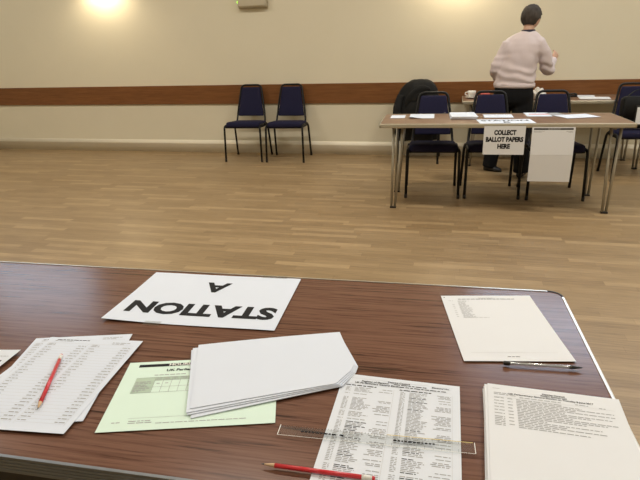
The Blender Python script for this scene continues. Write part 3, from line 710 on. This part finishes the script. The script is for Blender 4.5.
# ------------------------------------------------------------------ the person, seen from behind
TURN = R(-22)
def ell(cx, cy, z, rx, ry, n=28, rot=TURN, p=.9, tilt=0.):
    c, s = math.cos(rot), math.sin(rot); out = []
    for k in range(n):
        a = 2*math.pi*k/n; x = math.copysign(abs(math.cos(a))**p, math.cos(a))*rx; y = math.copysign(abs(math.sin(a))**p, math.sin(a))*ry
        out.append(Vector((cx+c*x-s*y, cy+s*x+c*y, z+tilt*x)))
    return out
TOR = [(.550, 5.775, .868, .186, .128), (.550, 5.775, .90, .192, .135), (.552, 5.775, .96, .188, .135), (.562, 5.775, 1.03, .178, .132), (.576, 5.775, 1.11, .170, .128), (.590, 5.775, 1.19, .168, .124), (.603, 5.778, 1.25, .160, .116), (.615, 5.782, 1.30, .135, .10), (.628, 5.79, 1.34, .09, .078), (.636, 5.797, 1.365, .060, .058)]
LARM = [(.482, 5.815, 1.255), (.425, 5.805, 1.15), (.368, 5.80, 1.035), (.385, 5.90, .965), (.43, 6.03, .93)]
RARM = [(.712, 5.745, 1.268), (.800, 5.77, 1.14), (.848, 5.83, 1.01), (.882, 5.92, 1.055), (.915, 6.0, 1.095)]
LLEG = [(.465, 5.80, .80), (.435, 5.835, .50), (.40, 5.895, .20), (.385, 5.905, .09)]
RLEG = [(.635, 5.755, .80), (.65, 5.72, .48), (.665, 5.66, .20), (.67, 5.645, .09)]
HC = Vector((.656, 5.835, 1.480)); HR = Matrix.Rotation(R(-26), 4, 'Z') @ Matrix.Rotation(R(-20), 4, 'X')
HM = Matrix.Translation(HC) @ HR
def head_point(d):
    """skull + jaw radius in direction d (face looks along +y)"""
    x, y, z = d
    q = Vector((math.copysign(abs(x)**.86, x)*.080, math.copysign(abs(y)**.9, y)*.095, math.copysign(abs(z)**.92, z)*.106))
    if z < -.1: q.x *= 1-.28*(-z-.1); q.y *= 1-.12*(-z-.1) if y > 0 else 1-.35*(-z-.1)
    if y > 0: q.y *= .97
    return q
bm = bmesh.new()
loft(bm, [[Vector(((p.x-c[0])*.90+c[0], (p.y-c[1])*.88+c[1], p.z)) for p in ell(*c)] for c in TOR])
tube(bm, [(.622, 5.785, 1.28), (.632, 5.797, 1.34), (.642, 5.812, 1.40), (.648, 5.82, 1.46)], [.06, .05, .049, .05], 18)
for A in (LARM, RARM): tube(bm, smooth_path(A), [.058, .046, .039, .034, .025], 14)
for A, hx in ((LLEG, .51), (RLEG, .59)): tube(bm, smooth_path([(hx, 5.775, .93)]+A+[(A[-1][0], A[-1][1], .03)]), [.085, .088, .07, .048, .036, .034], 14)
# head
hb = bmesh.new(); bmesh.ops.create_uvsphere(hb, u_segments=32, v_segments=24, radius=1.)
for v in hb.verts: v.co = HM @ head_point(v.co.normalized())
tmp = bpy.data.meshes.new('h'); hb.to_mesh(tmp); hb.free(); bm.from_mesh(tmp); bpy.data.meshes.remove(tmp)
def hp(*p): return HM @ Vector(p)
tube(bm, [hp(0, .084, .018), hp(0, .096, -.008), hp(0, .106, -.026), hp(0, .090, -.034)], [.006, .009, .012, .009], 10)      # nose
tube(bm, [hp(-.045, .074, .024), hp(0, .089, .022), hp(.045, .074, .024)], .008, 10)                                          # brow
tube(bm, [hp(-.022, .079, -.058), hp(0, .087, -.057), hp(.022, .079, -.058)], .007, 10)                                       # lips
tube(bm, [hp(-.012, .074, -.098), hp(.012, .074, -.098)], .014, 10)                                                          # chin
for s in (-1, 1):
    tube(bm, smooth_path([hp(s*.070, .0, -.028), hp(s*.079, -.012, -.004), hp(s*.080, -.014, .02), hp(s*.074, .004, .03)]), [.006, .007, .009, .006], 10)
# hands
def hand(wrist, fwd, palm_n, side, curl):
    w = Vector(wrist); f = Vector(fwd).normalized(); nn = Vector(palm_n); nn = (nn-f*nn.dot(f)).normalized(); s = f.cross(nn)*side
    tube(bm, [w-f*.03, w, w+f*.03, w+f*.075], [.024, .026, .036, .036], 14, flat=.5, up=nn)
    for k, (off, l) in enumerate(((-.027, .062), (-.009, .072), (.009, .068), (.026, .052))):
        b0 = w+f*.07+s*off; c1 = R(curl*.5); c2 = R(curl*1.2); c3 = R(curl*1.8)
        p1 = b0+(f*math.cos(c1)+nn*math.sin(c1))*l*.42; p2 = p1+(f*math.cos(c2)+nn*math.sin(c2))*l*.33; p3 = p2+(f*math.cos(c3)+nn*math.sin(c3))*l*.25
        tube(bm, [b0-f*.02, b0, p1, p2, p3], [.0085, .0088, .0082, .0076, .006], 8)
    b0 = w+f*.018-s*.026; tube(bm, [b0+s*.008, b0-s*.018+f*.022+nn*.008, b0-s*.022+f*.046+nn*.02, b0-s*.012+f*.064+nn*.03], [.012, .0105, .0095, .007], 8)
hand(RARM[-1], (.28, .45, .55), (-.6, .5, -.3), 1, 40)
hand(LARM[-1], (.35, .85, -.35), (.2, -.2, -.9), -1, 30)
bm = bake(bm, .0052, 3, .5)
P = obj('person', bm, M['skin'], None, True)
tag(P, 'standing person seen from behind in pale pink sweater and black trousers', 'person')
# eyes
for s in (-1, 1):
    bm = bmesh.new(); bmesh.ops.create_uvsphere(bm, u_segments=12, v_segments=8, radius=.0105, matrix=Matrix.Translation(hp(s*.029, .078, .006))); obj('eye', bm, M['white'], P, True)
    bm = bmesh.new(); bmesh.ops.create_uvsphere(bm, u_segments=10, v_segments=6, radius=.005, matrix=Matrix.Translation(hp(s*.029, .0862, .006))); obj('iris', bm, M['hair'], P, True)
# sweater
bm = bmesh.new(); loft(bm, [ell(*c) for c in TOR[:-1]]+[ell(*TOR[-1])])
for A, rr in ((LARM, [.075, .064, .057, .05, .040]), (RARM, [.075, .066, .058, .048, .036])): tube(bm, smooth_path(A), rr, 18)
tube(bm, smooth_path([(.61, 5.78, 1.30), (.54, 5.80, 1.285), (.482, 5.815, 1.245)]), [.06, .064, .07], 16); tube(bm, smooth_path([(.63, 5.775, 1.315), (.68, 5.755, 1.298), (.714, 5.745, 1.258)]), [.06, .066, .072], 16)
bm = bake(bm, .009, 6, .6)
bm.normal_update()
for v in bm.verts:
    c = v.co; k = max(0, 1-(c.z-.83)/.42)
    w_ = math.sin(c.z*75+c.x*9+noise.noise(c*7)*4)*.008*k+noise.noise(c*11)*.008
    v.co = c+v.normal*w_
obj('sweater', bm, M['sweater'], P, True)
bm = bmesh.new(); loft(bm, [ell(c[0], c[1], c[2]+dz, c[3]+dr, c[4]+dr) for c, dz, dr in ((TOR[0], -.012, -.012), (TOR[0], -.012, .004), (TOR[0], .004, .008), (TOR[0], .03, .007), (TOR[0], .034, -.01))], cap=False); obj('sweater_hem', bm, M['sweater'], P, True)
bm = bmesh.new(); loft(bm, [ell(*c) for c in ((.630, 5.79, 1.345, .072, .066), (.636, 5.797, 1.370, .063, .060), (.638, 5.80, 1.379, .058, .055), (.638, 5.80, 1.368, .05, .048))], cap=False); obj('collar', bm, M['navycollar'], P, True)
# trousers
bm = bmesh.new(); loft(bm, [ell(.548, 5.775, z, rx, ry) for z, rx, ry in ((.92, .172, .118), (.84, .184, .128), (.78, .192, .132), (.72, .18, .125), (.68, .14, .10))])
for A in (LLEG, RLEG): tube(bm, smooth_path(A[:-1]+[(A[-1][0], A[-1][1], .045)]), [.105, .088, .076, .074], 18)
bm = bake(bm, .011, 4); bm.normal_update()
for v in bm.verts: v.co += v.normal*noise.noise(v.co*8)*.006
obj('trousers', bm, M['trouser'], P, True)
for heel, toe in (((.335, 5.935), (.50, 5.835)), ((.655, 5.60), (.715, 5.80))):
    h_, t_ = Vector((*heel, 0)), Vector((*toe, 0)); d = (t_-h_); L = d.length; d.normalize(); s = Vector((-d.y, d.x, 0))
    bm = bmesh.new(); rings = []
    for k, (f_, wd, ht) in enumerate(((0, .018, .05), (.04, .032, .085), (.25, .034, .09), (.5, .037, .065), (.75, .042, .048), (.93, .032, .036), (1., .012, .022))):
        c = h_+d*L*f_; ring = []
        for a in range(16):
            an = 2*math.pi*a/16; ring.append(c+s*wd*math.copysign(abs(math.cos(an))**.7, math.cos(an))+Vector((0, 0, ht/2+ht/2*math.copysign(abs(math.sin(an))**.7, math.sin(an)))))
        rings.append(ring)
    loft(bm, rings); obj('shoe', bm, M['shoe'], P, True)
# hair: short crop with nape
bm = bmesh.new(); bmesh.ops.create_uvsphere(bm, u_segments=64, v_segments=44, radius=1.)
for v in bm.verts:
    d = v.co.normalized(); q = head_point(d); k = 1.13 if d.z > -.2 else 1.13-.22*(-d.z-.2)
    back = max(0, -d.y)
    nz = noise.noise(Vector((d.x*7, d.y*7, d.z*2.4)))*.045+noise.noise(Vector((d.x*19, d.y*19, d.z*6)))*.03
    v.co = q*(k+nz+.035*back)
kill = [v for v in bm.verts if (v.co.y > .012 and v.co.z < .052-.35*max(0, .075-v.co.y) and abs(v.co.x) < 1) or v.co.z < -.082 or (v.co.y > -.022 and v.co.z < -.012)]
bmesh.ops.delete(bm, geom=kill, context='VERTS')
for v in bm.verts: v.co = HM @ v.co
o = obj('hair', bm, M['hair'], P, True); s = o.modifiers.new('thickness', 'SOLIDIFY'); s.thickness = .016; s.offset = -1

# ------------------------------------------------------------------ camera, world, view
cam = bpy.data.cameras.new('camera'); co = bpy.data.objects.new('camera', cam); C.objects.link(co)
X = Vector((.97212919, .23264477, -.02900427)); U = Vector((-.051715, .33345569, .94134630)); Fd = Vector((-.22867094, .91361026, -.33619323))
mw = Matrix.Identity(4)
for i in range(3): mw[i][0], mw[i][1], mw[i][2] = X[i], U[i], -Fd[i]
mw.translation = Vector((0, 0, 1.29079)); co.matrix_world = mw
cam.sensor_width = 36.; cam.lens = 543.33/640*36; cam.clip_start = .02
sc = bpy.context.scene; sc.camera = co
w = bpy.data.worlds.new('world'); sc.world = w; w.use_nodes = True
w.node_tree.nodes['Background'].inputs[0].default_value = (.6, .7, .8, 1); w.node_tree.nodes['Background'].inputs[1].default_value = .3
sc.view_settings.view_transform = 'Standard'; sc.view_settings.look = 'None'; sc.view_settings.gamma = 1; sc.view_settings.use_curve_mapping = False
sc.view_settings.exposure = 0.
